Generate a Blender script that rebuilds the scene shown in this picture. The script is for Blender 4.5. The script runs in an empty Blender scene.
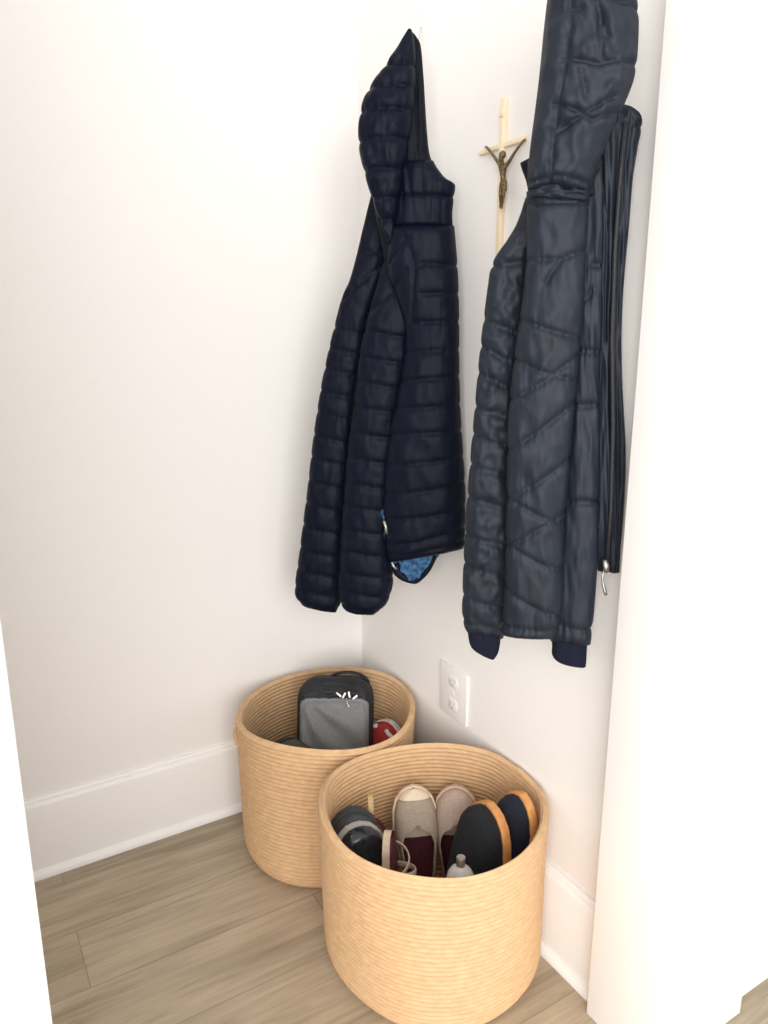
import bpy, bmesh, math, random
from mathutils import Vector, Matrix, noise
random.seed(7)
C = bpy.context.scene.collection
S = bpy.context.scene

# ---------------------------------------------------------------- camera
H = 1.15
CAM = Vector((-0.7549 * H, -1.3610 * H, H))
FPX = 740.0
PITCH = math.atan(740 / 3078.0)
YAW = math.radians(31.1)
FV = Vector((math.sin(YAW), math.cos(YAW), 0))
RV = Vector((math.cos(YAW), -math.sin(YAW), 0))
UP = Vector((0, 0, 1))
cd = bpy.data.cameras.new('camera')
co = bpy.data.objects.new('camera', cd)
C.objects.link(co)
co.location = CAM
co.rotation_euler = (math.pi / 2 - PITCH, 0, -YAW)
cd.sensor_fit = 'VERTICAL'
cd.sensor_height = 36
cd.sensor_width = 27
cd.lens = FPX / 1024 * 36
cd.clip_start = 0.02
S.camera = co


def ray(px, py):
    x = (px - 384) / FPX
    y = -(py - 512) / FPX
    return FV * (math.cos(PITCH) + y * math.sin(PITCH)) + RV * x + UP * (-math.sin(PITCH) + y * math.cos(PITCH))


def on_plane(px, py, p, n):
    r = ray(px, py)
    return CAM + r * ((Vector(p) - CAM).dot(n) / r.dot(n))


def at_x(px, py, x): return on_plane(px, py, (x, 0, 0), Vector((1, 0, 0)))
def at_y(px, py, y): return on_plane(px, py, (0, y, 0), Vector((0, 1, 0)))
def at_z(px, py, z): return on_plane(px, py, (0, 0, z), UP)


# ---------------------------------------------------------------- materials
def mat(name, col, rough=0.6, metal=0.0, **kw):
    m = bpy.data.materials.new(name)
    m.use_nodes = True
    nt = m.node_tree
    b = nt.nodes['Principled BSDF']
    b.inputs['Base Color'].default_value = (*col, 1)
    b.inputs['Roughness'].default_value = rough
    b.inputs['Metallic'].default_value = metal
    for k, v in kw.items():
        if k == 'sheen':
            b.inputs['Sheen Weight'].default_value = v
            b.inputs['Sheen Roughness'].default_value = 0.4
        if k == 'spec': b.inputs['Specular IOR Level'].default_value = v
        if k == 'transmission': b.inputs['Transmission Weight'].default_value = v
        if k == 'coat': b.inputs['Coat Weight'].default_value = v
    return m


def noise_mat(name, c1, c2, scale, rough=0.7, bump=0.2, stretch=(1, 1, 1), detail=4, dist=0.002, **kw):
    """two-tone noise colour with a matching bump, in object space"""
    m = mat(name, c1, rough, **kw)
    nt = m.node_tree
    b = nt.nodes['Principled BSDF']
    tc = nt.nodes.new('ShaderNodeTexCoord')
    mp = nt.nodes.new('ShaderNodeMapping')
    mp.inputs['Scale'].default_value = stretch
    nz = nt.nodes.new('ShaderNodeTexNoise')
    nz.inputs['Scale'].default_value = scale
    nz.inputs['Detail'].default_value = detail
    rp = nt.nodes.new('ShaderNodeValToRGB')
    rp.color_ramp.elements[0].position = 0.35
    rp.color_ramp.elements[1].position = 0.65
    rp.color_ramp.elements[0].color = (*c1, 1)
    rp.color_ramp.elements[1].color = (*c2, 1)
    bp = nt.nodes.new('ShaderNodeBump')
    bp.inputs['Strength'].default_value = bump
    bp.inputs['Distance'].default_value = dist
    L = nt.links.new
    L(tc.outputs['Object'], mp.inputs['Vector'])
    L(mp.outputs['Vector'], nz.inputs['Vector'])
    L(nz.outputs['Fac'], rp.inputs['Fac'])
    L(rp.outputs['Color'], b.inputs['Base Color'])
    L(nz.outputs['Fac'], bp.inputs['Height'])
    L(bp.outputs['Normal'], b.inputs['Normal'])
    return m


def plank_mat():
    m = mat('grey_oak_plank', (0.3, 0.25, 0.2), 0.42)
    nt = m.node_tree
    N = nt.nodes.new
    L = nt.links.new
    b = nt.nodes['Principled BSDF']
    tc = N('ShaderNodeTexCoord')
    mp = N('ShaderNodeMapping')
    mp.inputs['Location'].default_value = (0.31, 0.045, 0)
    L(tc.outputs['Object'], mp.inputs['Vector'])
    br = N('ShaderNodeTexBrick')
    br.inputs['Scale'].default_value = 1
    br.inputs['Brick Width'].default_value = 1.2
    br.inputs['Row Height'].default_value = 0.152
    br.inputs['Mortar Size'].default_value = 0.0011
    br.inputs['Mortar Smooth'].default_value = 0.3
    br.offset = 0.37
    br.inputs['Color1'].default_value = (0.0, 0.0, 0.0, 1)
    br.inputs['Color2'].default_value = (1, 1, 1, 1)
    br.inputs['Mortar'].default_value = (0.3, 0.3, 0.3, 1)
    L(mp.outputs['Vector'], br.inputs['Vector'])
    # long grain
    mg = N('ShaderNodeMapping')
    mg.inputs['Scale'].default_value = (1.6, 22, 1)
    L(tc.outputs['Object'], mg.inputs['Vector'])
    off = N('ShaderNodeVectorMath')
    off.operation = 'ADD'
    L(mg.outputs['Vector'], off.inputs[0])
    sc = N('ShaderNodeVectorMath')
    sc.operation = 'SCALE'
    sc.inputs['Scale'].default_value = 7.0
    L(br.outputs['Color'], sc.inputs[0])
    L(sc.outputs['Vector'], off.inputs[1])
    n1 = N('ShaderNodeTexNoise')
    n1.inputs['Scale'].default_value = 2.2
    n1.inputs['Detail'].default_value = 8
    n1.inputs['Roughness'].default_value = 0.62
    n1.inputs['Distortion'].default_value = 0.9
    L(off.outputs['Vector'], n1.inputs['Vector'])
    m2 = N('ShaderNodeMapping')
    m2.inputs['Scale'].default_value = (0.9, 3.2, 1)
    L(tc.outputs['Object'], m2.inputs['Vector'])
    n2 = N('ShaderNodeTexNoise')
    n2.inputs['Scale'].default_value = 3.0
    n2.inputs['Detail'].default_value = 3
    L(m2.outputs['Vector'], n2.inputs['Vector'])
    rp = N('ShaderNodeValToRGB')
    e = rp.color_ramp.elements
    e[0].position = 0.34
    e[0].color = (0.245, 0.193, 0.128, 1)
    e[1].position = 0.66
    e[1].color = (0.53, 0.43, 0.305, 1)
    x = e.new(0.5)
    x.color = (0.395, 0.317, 0.22, 1)
    ad = N('ShaderNodeMath')
    ad.operation = 'MULTIPLY_ADD'
    ad.inputs[1].default_value = 0.55
    L(n1.outputs['Fac'], ad.inputs[0])
    ms = N('ShaderNodeMath')
    ms.operation = 'MULTIPLY'
    ms.inputs[1].default_value = 0.45
    L(n2.outputs['Fac'], ms.inputs[0])
    L(ms.outputs['Value'], ad.inputs[2])
    ad2 = N('ShaderNodeMath')
    ad2.operation = 'MULTIPLY_ADD'
    ad2.inputs[1].default_value = 0.14
    L(br.outputs['Color'], ad2.inputs[0])
    sb = N('ShaderNodeMath')
    sb.operation = 'SUBTRACT'
    sb.inputs[1].default_value = 0.07
    L(ad.outputs['Value'], sb.inputs[0])
    L(sb.outputs['Value'], ad2.inputs[2])
    L(ad2.outputs['Value'], rp.inputs['Fac'])
    mx = N('ShaderNodeMix')
    mx.data_type = 'RGBA'
    mx.inputs['B'].default_value = (0.14, 0.115, 0.09, 1)
    L(rp.outputs['Color'], mx.inputs['A'])
    mf = N('ShaderNodeMath')
    mf.operation = 'MULTIPLY'
    mf.inputs[1].default_value = 0.4
    L(br.outputs['Fac'], mf.inputs[0])
    L(mf.outputs['Value'], mx.inputs['Factor'])
    L(mx.outputs['Result'], b.inputs['Base Color'])
    bp = N('ShaderNodeBump')
    bp.inputs['Strength'].default_value = 0.15
    bp.inputs['Distance'].default_value = 0.002
    L(n1.outputs['Fac'], bp.inputs['Height'])
    L(bp.outputs['Normal'], b.inputs['Normal'])
    return m


M = {}
M['wall'] = noise_mat('warm_white_paint', (0.86, 0.835, 0.812), (0.87, 0.845, 0.822), 180, 0.75, 0.06, dist=0.001)
M['trim'] = mat('white_trim_paint', (0.90, 0.885, 0.865), 0.4)
M['floor'] = plank_mat()
M['navy'] = noise_mat('navy_quilted_nylon', (0.0020, 0.0034, 0.0105), (0.0030, 0.0050, 0.0145), 60, 0.52, 0.3,
                      stretch=(1, 1, 0.5), dist=0.003, spec=0.125)
M['slate'] = noise_mat('slate_blue_nylon', (0.0085, 0.0122, 0.0205), (0.0115, 0.0162, 0.0265), 45, 0.56, 0.35,
                       stretch=(1, 1, 0.5), dist=0.004, spec=0.27)
M['dark_lining'] = noise_mat('dark_jacket_lining', (0.004, 0.005, 0.009), (0.006, 0.007, 0.012), 50, 0.6, 0.4, spec=0.12)
M['knit'] = noise_mat('ribbed_navy_knit', (0.006, 0.008, 0.018), (0.010, 0.012, 0.025), 320, 0.9, 0.6, stretch=(1, 1, 0.05), spec=0.15)
M['fleece'] = noise_mat('blue_patterned_lining', (0.008, 0.035, 0.11), (0.05, 0.17, 0.32), 120, 0.85, 0.5, dist=0.003)
M['metal'] = mat('silver_zip_metal', (0.50, 0.48, 0.45), 0.42, 1.0)
M['zip'] = noise_mat('black_zip_tape', (0.008, 0.009, 0.013), (0.02, 0.02, 0.026), 400, 0.6, 0.6)
M['hook'] = mat('white_hook_enamel', (0.85, 0.83, 0.80), 0.35)
M['gold'] = noise_mat('pale_gilt_wood', (0.88, 0.72, 0.50), (0.92, 0.77, 0.57), 90, 0.4, 0.1, stretch=(1, 1, 0.1))
M['bronze'] = noise_mat('antique_bronze', (0.085, 0.06, 0.03), (0.26, 0.20, 0.095), 240, 0.42, 0.3, metal=0.75)
M['plate'] = mat('white_outlet_plastic', (0.86, 0.83, 0.80), 0.35)
M['slot'] = mat('dark_outlet_slot', (0.42, 0.40, 0.38), 0.6)
M['taupe'] = noise_mat('taupe_canvas', (0.35, 0.27, 0.205), (0.42, 0.33, 0.255), 260, 0.9, 0.3)
M['mauve'] = noise_mat('rose_taupe_canvas', (0.42, 0.31, 0.245), (0.49, 0.37, 0.30), 260, 0.9, 0.3)
M['cream'] = noise_mat('cream_rubber', (0.74, 0.60, 0.44), (0.80, 0.66, 0.50), 120, 0.7, 0.1)
M['maroon'] = noise_mat('maroon_lining', (0.07, 0.009, 0.016), (0.11, 0.014, 0.024), 150, 0.85, 0.2)
M['blacksuede'] = noise_mat('black_suede', (0.006, 0.007, 0.009), (0.013, 0.014, 0.017), 260, 0.95, 0.4)
M['navysuede'] = noise_mat('blue_black_suede', (0.005, 0.007, 0.014), (0.010, 0.014, 0.026), 260, 0.95, 0.4)
M['orange'] = noise_mat('orange_tan_leather', (0.60, 0.25, 0.075), (0.70, 0.33, 0.11), 90, 0.5, 0.15)
M['greymesh'] = noise_mat('charcoal_mesh', (0.035, 0.037, 0.04), (0.06, 0.062, 0.066), 300, 0.8, 0.4)
M['ltgrey'] = mat('light_grey_rubber', (0.42, 0.40, 0.37), 0.5)
M['glossblack'] = noise_mat('glossy_black_synthetic', (0.01, 0.011, 0.013), (0.02, 0.023, 0.03), 80, 0.22, 0.2)
M['beige'] = noise_mat('beige_strap_leather', (0.55, 0.43, 0.31), (0.62, 0.49, 0.37), 120, 0.65, 0.2)
M['tan'] = noise_mat('tan_cork', (0.48, 0.31, 0.14), (0.58, 0.40, 0.2), 200, 0.7, 0.3)
M['red'] = noise_mat('red_mesh', (0.33, 0.018, 0.018), (0.45, 0.03, 0.025), 300, 0.7, 0.3)
M['white'] = mat('white_stripe', (0.78, 0.74, 0.70), 0.55)
M['olive'] = noise_mat('dark_olive_canvas', (0.05, 0.048, 0.028), (0.075, 0.07, 0.042), 200, 0.85, 0.3)
M['black'] = noise_mat('black_webbing', (0.009, 0.009, 0.011), (0.017, 0.017, 0.02), 300, 0.75, 0.4)
M['heather'] = noise_mat('heather_grey_fabric', (0.16, 0.159, 0.161), (0.22, 0.219, 0.221), 420, 0.75, 0.5, dist=0.001)
M['glass'] = mat('clear_glass', (0.93, 0.92, 0.88), 0.12, transmission=0.45)


def rope_mat():
    m = noise_mat('natural_jute_rope', (0.595, 0.378, 0.198), (0.685, 0.445, 0.248), 55, 0.85, 0.35, stretch=(1, 1, 2.2), detail=6, dist=0.003)
    nt = m.node_tree
    b = nt.nodes['Principled BSDF']
    # fine fibre bump on top of the noise bump
    old = [n for n in nt.nodes if n.type == 'BUMP'][0]
    tc = nt.nodes.new('ShaderNodeTexCoord')
    nz = nt.nodes.new('ShaderNodeTexNoise')
    nz.inputs['Scale'].default_value = 420
    nz.inputs['Detail'].default_value = 3
    bp = nt.nodes.new('ShaderNodeBump')
    bp.inputs['Strength'].default_value = 0.5
    bp.inputs['Distance'].default_value = 0.0015
    nt.links.new(tc.outputs['Object'], nz.inputs['Vector'])
    nt.links.new(nz.outputs['Fac'], bp.inputs['Height'])
    nt.links.new(old.outputs['Normal'], bp.inputs['Normal'])
    nt.links.new(bp.outputs['Normal'], b.inputs['Normal'])
    return m


M['rope'] = rope_mat()


# ---------------------------------------------------------------- mesh helpers
def tag(o, label=None, cat=None, group=None, kind=None):
    if label: o['label'] = label
    if cat: o['category'] = cat
    if group: o['group'] = group
    if kind: o['kind'] = kind
    return o


def thing(name, loc, label, cat, group=None, matrix=None):
    o = bpy.data.objects.new(name, None)
    o.empty_display_size = 0.05
    C.objects.link(o)
    if matrix is not None:
        o.matrix_world = matrix
    else:
        o.location = loc
    return tag(o, label, cat, group)


class MB:
    """collects vertices and faces of ONE mesh"""
    def __init__(s): s.v = []; s.f = []; s.mi = []

    def add(s, vs, fs, mi=0):
        k = len(s.v)
        s.v += [Vector(p) for p in vs]
        s.f += [[i + k for i in f] for f in fs]
        s.mi += [mi] * len(fs)
        return s

    def box(s, a, b, bev=0.0, mtx=None):
        bm = bmesh.new()
        bmesh.ops.create_cube(bm, size=1)
        a = Vector(a); b = Vector(b)
        for v in bm.verts:
            v.co = Vector([(a[i] + b[i]) / 2 + v.co[i] * (b[i] - a[i]) for i in range(3)])
        if bev:
            bmesh.ops.bevel(bm, geom=bm.edges[:], offset=bev, segments=3, profile=0.5, affect='EDGES')
        vs = [(mtx @ v.co if mtx else v.co.copy()) for v in bm.verts]
        bm.verts.index_update()
        fs = [[v.index for v in f.verts] for f in bm.faces]
        bm.free()
        return s.add(vs, fs)

    def tube(s, pts, r, n=10, closed=False, flat=1.0, flatdir=None):
        pts = [Vector(p) for p in pts]
        m = len(pts)
        rs = r if isinstance(r, (list, tuple)) else [r] * m
        vs = []; fs = []
        prev = None
        for i, p in enumerate(pts):
            a = pts[(i - 1) % m] if (closed or i > 0) else p
            b = pts[(i + 1) % m] if (closed or i < m - 1) else p
            t = (b - a).normalized()
            if flatdir is not None:
                u = (Vector(flatdir) - t * t.dot(Vector(flatdir))).normalized()
            elif prev is None:
                u = t.orthogonal().normalized()
            else:
                u = (prev - t * prev.dot(t)).normalized()
            prev = u
            w = t.cross(u)
            for k in range(n):
                an = 2 * math.pi * k / n
                vs.append(p + u * math.cos(an) * rs[i] * flat + w * math.sin(an) * rs[i])
        e = m if closed else m - 1
        for i in range(e):
            for k in range(n):
                j = (i + 1) % m
                fs.append([i * n + k, i * n + (k + 1) % n, j * n + (k + 1) % n, j * n + k])
        if not closed:
            fs.append(list(range(n))[::-1])
            fs.append([(m - 1) * n + k for k in range(n)])
        return s.add(vs, fs)

    def lathe(s, prof, n=32, mtx=None):
        vs = []; fs = []
        for (r, z) in prof:
            for k in range(n):
                a = 2 * math.pi * k / n
                p = Vector((r * math.cos(a), r * math.sin(a), z))
                vs.append(mtx @ p if mtx else p)
        for i in range(len(prof) - 1):
            for k in range(n):
                fs.append([i * n + k, i * n + (k + 1) % n, (i + 1) * n + (k + 1) % n, (i + 1) * n + k])
        fs.append(list(range(n))[::-1])
        fs.append([(len(prof) - 1) * n + k for k in range(n)])
        return s.add(vs, fs)

    def build(s, name, m, parent=None, smooth=True, world=True, angle=None):
        me = bpy.data.meshes.new(name)
        inv = parent.matrix_world.inverted() if (parent is not None and world) else Matrix()
        if parent is not None and world:
            bpy.context.view_layer.update()
            inv = full_matrix(parent).inverted()
        me.from_pydata([inv @ p for p in s.v], [], s.f)
        ms = m if isinstance(m, (list, tuple)) else [m]
        for x in ms: me.materials.append(x)
        me.polygons.foreach_set('material_index', s.mi)
        bm = bmesh.new()
        bm.from_mesh(me)
        bmesh.ops.recalc_face_normals(bm, faces=bm.faces[:])
        bm.to_mesh(me)
        bm.free()
        me.polygons.foreach_set('use_smooth', [smooth] * len(me.polygons))
        if smooth and angle:
            me.set_sharp_from_angle(angle=math.radians(angle))
        me.update()
        o = bpy.data.objects.new(name, me)
        C.objects.link(o)
        if parent is not None: o.parent = parent
        return o


def full_matrix(o):
    m = o.matrix_basis.copy()
    if o.parent is not None:
        m = full_matrix(o.parent) @ o.matrix_parent_inverse @ m
    return m


def struct(name, mb, m, smooth=False, angle=None):
    return tag(mb.build(name, m, None, smooth, angle=angle), kind='structure')


def catmull(pts, n):
    """resample a polyline of tuples smoothly to n rows by arc length"""
    P = [tuple(p) for p in pts]
    dim = len(P[0])
    dense = []
    for i in range(len(P) - 1):
        p0 = P[max(i - 1, 0)]; p1 = P[i]; p2 = P[i + 1]; p3 = P[min(i + 2, len(P) - 1)]
        for k in range(16):
            t = k / 16
            q = []
            for d in range(dim):
                a = 2 * p1[d]; b = p2[d] - p0[d]
                c = 2 * p0[d] - 5 * p1[d] + 4 * p2[d] - p3[d]
                e = -p0[d] + 3 * p1[d] - 3 * p2[d] + p3[d]
                q.append(0.5 * (a + b * t + c * t * t + e * t ** 3))
            dense.append(q)
    dense.append(list(P[-1]))
    L = [0]
    for i in range(1, len(dense)):
        L.append(L[-1] + math.dist(dense[i], dense[i - 1]))
    out = []
    j = 0
    for i in range(n):
        s = L[-1] * i / (n - 1)
        while j < len(L) - 2 and L[j + 1] < s: j += 1
        seg = L[j + 1] - L[j]
        t = 0 if seg == 0 else (s - L[j]) / seg
        out.append([a + (b - a) * t for a, b in zip(dense[j], dense[j + 1])])
    return out, L[-1]


def segdist(px, py, a, b):
    dx = b[0] - a[0]; dy = b[1] - a[1]
    l = dx * dx + dy * dy
    t = 0 if l == 0 else max(0, min(1, ((px - a[0]) * dx + (py - a[1]) * dy) / l))
    return math.hypot(px - a[0] - t * dx, py - a[1] - t * dy)


def cloth_panel(name, m, parent, rows, plane, off=0.0, T=0.03, Tb=0.012, seams=(), A=0.006, w=6.0,
                wr=0.002, wf=(0.05, 0.02), nu=44, nv=130, end=12.0, seed=0, bow=0.0, gather=0.0, endmin=0.3, power=2.6, label=None):
    """a padded cloth panel hanging in a vertical plane: an outline given by rows, rounded
    in section, quilted along the seams, wrinkled, closed at back and ends"""
    P, d = plane
    n = Vector((-d[1], d[0], 0)).normalized()
    if n.dot(CAM - P) < 0: n = -n
    pp = P + n * off
    rs, LL = catmull(rows, nv)
    segs = []
    for sline in seams:
        for a, b in zip(sline[:-1], sline[1:]):
            segs.append((a, b))
    vs = []
    ring = None
    for j, (xl, yl, xr, yr) in enumerate(rs):
        s = LL * j / (nv - 1) / 2 ** 0.5
        tot = LL / 2 ** 0.5
        ed = min(s, tot - s) / end
        e = 1.0 if ed >= 1 else max(endmin, math.sqrt(max(0, 1 - (1 - ed) ** 2)))
        Lw = on_plane(xl, yl, pp, n); Rw = on_plane(xr, yr, pp, n)
        lat = (Rw - Lw)
        wid = lat.length
        lat.normalize()
        tf = min(1.0, wid / (3.0 * T))
        front = []; back = []
        for k in range(nu + 1):
            u = (1 - math.cos(math.pi * k / nu)) / 2
            px = xl + (xr - xl) * u
            py = yl + (yr - yl) * u
            pos = Lw + (Rw - Lw) * u
            q = abs(2 * u - 1)
            prof = math.sqrt(max(0, 1 - q ** power))
            dm = 1e9
            for a, b in segs:
                if abs(a[1] - py) > 60 and abs(b[1] - py) > 60: continue
                dd = segdist(px, py, a, b)
                if dd < dm: dm = dd
            t = min(dm, w) / w
            puff = math.sqrt(max(0, 1 - (1 - t) ** 2))
            nz = noise.noise(Vector((px * wf[0], py * wf[1], seed * 7.3)))
            nz2 = noise.noise(Vector((px * wf[0] * 2.7 + 9, py * wf[1] * 2.4, seed * 3.1 + 5)))
            rid = (0.5 - abs(nz)) * 2
            g = gather * noise.noise(Vector((px * 0.33, py * 0.04, seed))) * math.exp(-dm / 7.0)
            pe = min(1.0, (1 - q) * 6 + 0.35)
            disp = T * tf * e * prof + A * (puff - 0.5) * pe + wr * (rid * 0.9 + nz2 * 0.8) * pe + g * pe + bow * (1 - q * q)
            side = lat * (2 * u - 1) * A * 0.5 * (puff - 0.8)
            front.append(pos + n * disp + side)
            if 0 < k < nu:
                back.append(pos - n * (Tb * tf * e * prof) + n * bow * (1 - q * q) + side)
        vs.append(front + back[::-1])
    rl = len(vs[0])
    fl = [p for r in vs for p in r]
    fs = []
    for j in range(nv - 1):
        for k in range(rl):
            k2 = (k + 1) % rl
            fs.append([j * rl + k, j * rl + k2, (j + 1) * rl + k2, (j + 1) * rl + k])
    mb = MB().add(fl, fs)
    # caps, quad strips between front and back
    for base in (0, (nv - 1) * rl):
        cf = []
        for k in range(nu):
            a = base + k; b = base + k + 1
            ka = base + (rl - k) % rl if k > 0 else base
            kb = base + (rl - k - 1) if k + 1 < nu else base + nu
            f = []
            for i in (a, b, kb, ka):
                if i not in f: f.append(i)
            if len(f) > 2: cf.append(f)
        mb.f += cf
        mb.mi += [0] * len(cf)
    o = mb.build(name, m, parent)
    if label: o['label'] = label
    return o


# ---------------------------------------------------------------- the setting
WX, WY = 0.02, 0.02          # faces of the right and the left wall
JX, JY0, JY1 = -0.025, -0.848, -0.985
WF = -0.942
f = MB().box((-3.0, -3.2, -0.04), (2.6, 0.2, 0.0))
struct('floor', f, M['floor'])
struct('wall_left', MB().box((-0.98, WY, 0), (0.14, WY + 0.1, 2.7)), M['wall'])
struct('wall_right', MB().box((WX, JY0 + 0.001, 0), (WX + 0.1, WY, 2.7)), M['wall'])
struct('wall_front', MB().box((JX + 0.004, WF, 0), (2.2, JY0, 2.7)), M['wall'])
# closet's own left end wall, hidden behind the near door casing
struct('wall_side', MB().box((-1.08, JY0, 0), (-0.98, WY + 0.1, 2.7)), M['wall'])


def baseboard(name, p0, d, length, n):
    """profile swept along a wall: board with eased top and a quarter-round shoe"""
    d = Vector(d); n = Vector(n); p0 = Vector(p0)
    prof = [(0, 0), (0.0265, 0), (0.0265, 0.004), (0.0255, 0.0095), (0.0225, 0.014), (0.0185, 0.017), (0.0155, 0.018),
            (0.0155, 0.166), (0.0145, 0.171), (0.0115, 0.175), (0.009, 0.1755), (0.009, 0.180), (0.006, 0.184), (0, 0.184)]
    vs = []
    for t in (0, length):
        for a, z in prof: vs.append(p0 + d * t + n * a + UP * z)
    k = len(prof)
    fs = [[i, (i + 1) % k, k + (i + 1) % k, k + i] for i in range(k)]
    fs += [list(range(k)), list(range(k, 2 * k))[::-1]]
    return struct(name, MB().add(vs, fs), M['trim'], True, 30)


baseboard('baseboard_left', (-0.98, WY, 0), (1, 0, 0), 0.98 + WX, (0, -1, 0))
baseboard('baseboard_right', (WX, WY, 0), (0, -1, 0), WY - JY0, (-1, 0, 0))
baseboard('baseboard_front', (0.17, WF, 0), (1, 0, 0), 2.0, (0, -1, 0))
# right door casing: jamb return, face board, outer back-band, plinth
t = MB()
t.box((JX, JY1, 0), (0.083, JY0 - 0.0005, 2.7), 0.002)
t.box((0.092, JY1 + 0.002, 0), (0.203, JY0 - 0.04, 2.7), 0.003)
t.box((0.06, JY1 + 0.022, 0), (0.10, JY0 - 0.04, 2.7))
t.box((JX + 0.03, JY1 - 0.0025, 0.0), (0.205, JY0 - 0.03, 0.165), 0.0025)
struct('trim_1', t, M['trim'], True, 40)
# left door casing, close to the camera
t = MB()
t.box((-1.02, -1.0, 0), (-0.8465, JY0, 2.7), 0.002)
struct('trim_2', t, M['trim'], True, 40)

# ---------------------------------------------------------------- baskets
def basket(cx, cy, bx, by, r, ztop, label, xmax, rimfn, radfn, handle_az):
    """coiled rope basket: stacked rope coils outside and inside, rounded base, soft rim"""
    th = thing('rope_basket', (bx, by, 0), label, 'basket', 'coiled rope baskets of shoes')
    NT = 160
    NC = 35
    per = 7
    nz_ = NC * per

    def pt(a, s, inner, bulge):
        zt = ztop + rimfn(a)
        z = 0.002 + s * (zt - 0.002)
        rr = r * radfn(a, s)
        lo = z / 0.05
        if lo < 1: rr -= 0.03 * (1 - math.sqrt(max(0, 1 - (1 - lo) ** 2)))
        rr += bulge
        if inner: rr -= 0.0115
        x = bx + (cx - bx) * s + rr * math.cos(a)
        y = by + (cy - by) * s + rr * math.sin(a)
        # pressed softly against the shoe moulding, the baseboard and the wall
        lim = xmax + 0.0105 * min(1, z / 0.03) + 0.014 * min(1, max(0, (z - 0.15) / 0.06)) - (0.0115 if inner else 0)
        if x > lim - 0.014:
            x = lim - 0.014 + 0.014 * math.tanh((x - lim + 0.014) / 0.014)
        if y > lim - 0.014:
            y = lim - 0.014 + 0.014 * math.tanh((y - lim + 0.014) / 0.014)
        return Vector((x, y, z))

    mb = MB()
    rings = []
    for i in range(nz_ + 1):
        s = i / nz_
        ph = (i % per) / per
        b = 0.0042 * (math.sqrt(max(0, math.sin(math.pi * ph))) - 0.6)
        if s > 0.985: b -= 0.004 * ((s - 0.985) / 0.015) ** 2
        ring = []
        for k in range(NT):
            a = 2 * math.pi * k / NT
            jit = 0.0007 * noise.noise(Vector((a * 9, s * 40, bx * 10)))
            ring.append(pt(a, s, False, b + jit))
        rings.append(ring)
    # over the rim
    for q in (0.35, 0.65):
        ring = []
        for k in range(NT):
            a = 2 * math.pi * k / NT
            o_ = pt(a, 1, False, -0.004); i_ = pt(a, 1, True, 0.0)
            p = o_.lerp(i_, q); p.z += 0.0028
            ring.append(p)
        rings.append(ring)
    for i in range(nz_, 4, -1):
        s = i / nz_
        ph = (i % per) / per
        b = -0.0036 * (math.sqrt(max(0, math.sin(math.pi * ph))) - 0.6)
        rings.append([pt(2 * math.pi * k / NT, s, True, b) for k in range(NT)])
    vs = [p for rg in rings for p in rg]
    fs = []
    for i in range(len(rings) - 1):
        for k in range(NT):
            k2 = (k + 1) % NT
            fs.append([i * NT + k, i * NT + k2, (i + 1) * NT + k2, (i + 1) * NT + k])
    mb.add(vs, fs)
    mb.build('basket_wall', M['rope'], th)
    # coiled base
    mb = MB()
    vs = []; fs = []
    nr = 60
    for i in range(nr + 1):
        q = 1 - i / nr
        for k in range(NT):
            a = 2 * math.pi * k / NT
            o_ = pt(a, 0.03, True, 0.004)
            c = Vector((bx, by, 0))
            p = c + (Vector((o_.x, o_.y, 0)) - c) * max(q, 0.01)
            p.z = 0.0105 + 0.0015 * math.sin(q * 17 * math.pi * 2)
            vs.append(p)
    for i in range(nr):
        for k in range(NT):
            k2 = (k + 1) % NT
            fs.append([i * NT + k, i * NT + k2, (i + 1) * NT + k2, (i + 1) * NT + k])
    n0 = len(vs)
    for k in range(NT):
        p = vs[k].copy(); p.z = 0.002; vs.append(p)
    for k in range(NT):
        k2 = (k + 1) % NT
        fs.append([k, k2, n0 + k2, n0 + k])
    fs.append([n0 + k for k in range(NT)])
    fs.append([nr * NT + k for k in range(NT)])
    mb.add(vs, fs)
    mb.build('basket_base', M['rope'], th)
    # carry handle: a rope loop bowed out just below the rim
    for hz in handle_az:
        pts = []
        for k in range(17):
            u = k / 16
            a = hz + (u - 0.5) * 0.42
            p = pt(a, 0.86, False, 0.0)
            out = math.sin(math.pi * u)
            p += Vector((math.cos(a), math.sin(a), 0)) * (0.008 * out ** 0.6 - 0.003) + UP * (0.012 * out - 0.006)
            pts.append(p)
        MB().tube(pts, 0.0055, 10).build('rope_handle', M['rope'], th)
    return th, pt


def rim_a(a):     # azimuth 0 = +X (towards the right wall); camera side is about -2.2 rad
    return 0.004 * math.cos(2 * (a + 2.4)) - 0.011 * math.exp(-((a - 1.0) / 0.8) ** 2) + 0.003 * math.sin(3 * a + 0.5) - 0.009 * math.exp(-((a - 4.35) / 0.5) ** 2)


def rad_a(a, s):
    return (1.0 - 0.015 * (1 - s) + 0.012 * math.sin(3 * a + 1 + s)) * (1 + 0.008 * math.sin(5 * a + 3 * s))


def rim_b(a):
    return 0.007 * math.cos(2 * a - 0.9) + 0.003 * math.sin(3 * a + 1.5)


def rad_b(a, s):
    b = 1.0 - 0.03 * (1 - s) + 0.014 * math.sin(2 * a + 0.6) + 0.01 * math.sin(4 * a + s * 2)
    return b


fb, fpt = basket(-0.186, -0.603, -0.168, -0.588, 0.206, 0.335,
                 'front jute rope basket holding taupe and black shoes, nearest the door casing', -0.0072, rim_a, rad_a, [])
bb, bpt = basket(-0.194, -0.199, -0.196, -0.193, 0.199, 0.335,
                 'back jute rope basket in the wall corner with a grey backpack inside', -0.0075, rim_b, rad_b, [math.radians(160)])

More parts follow.
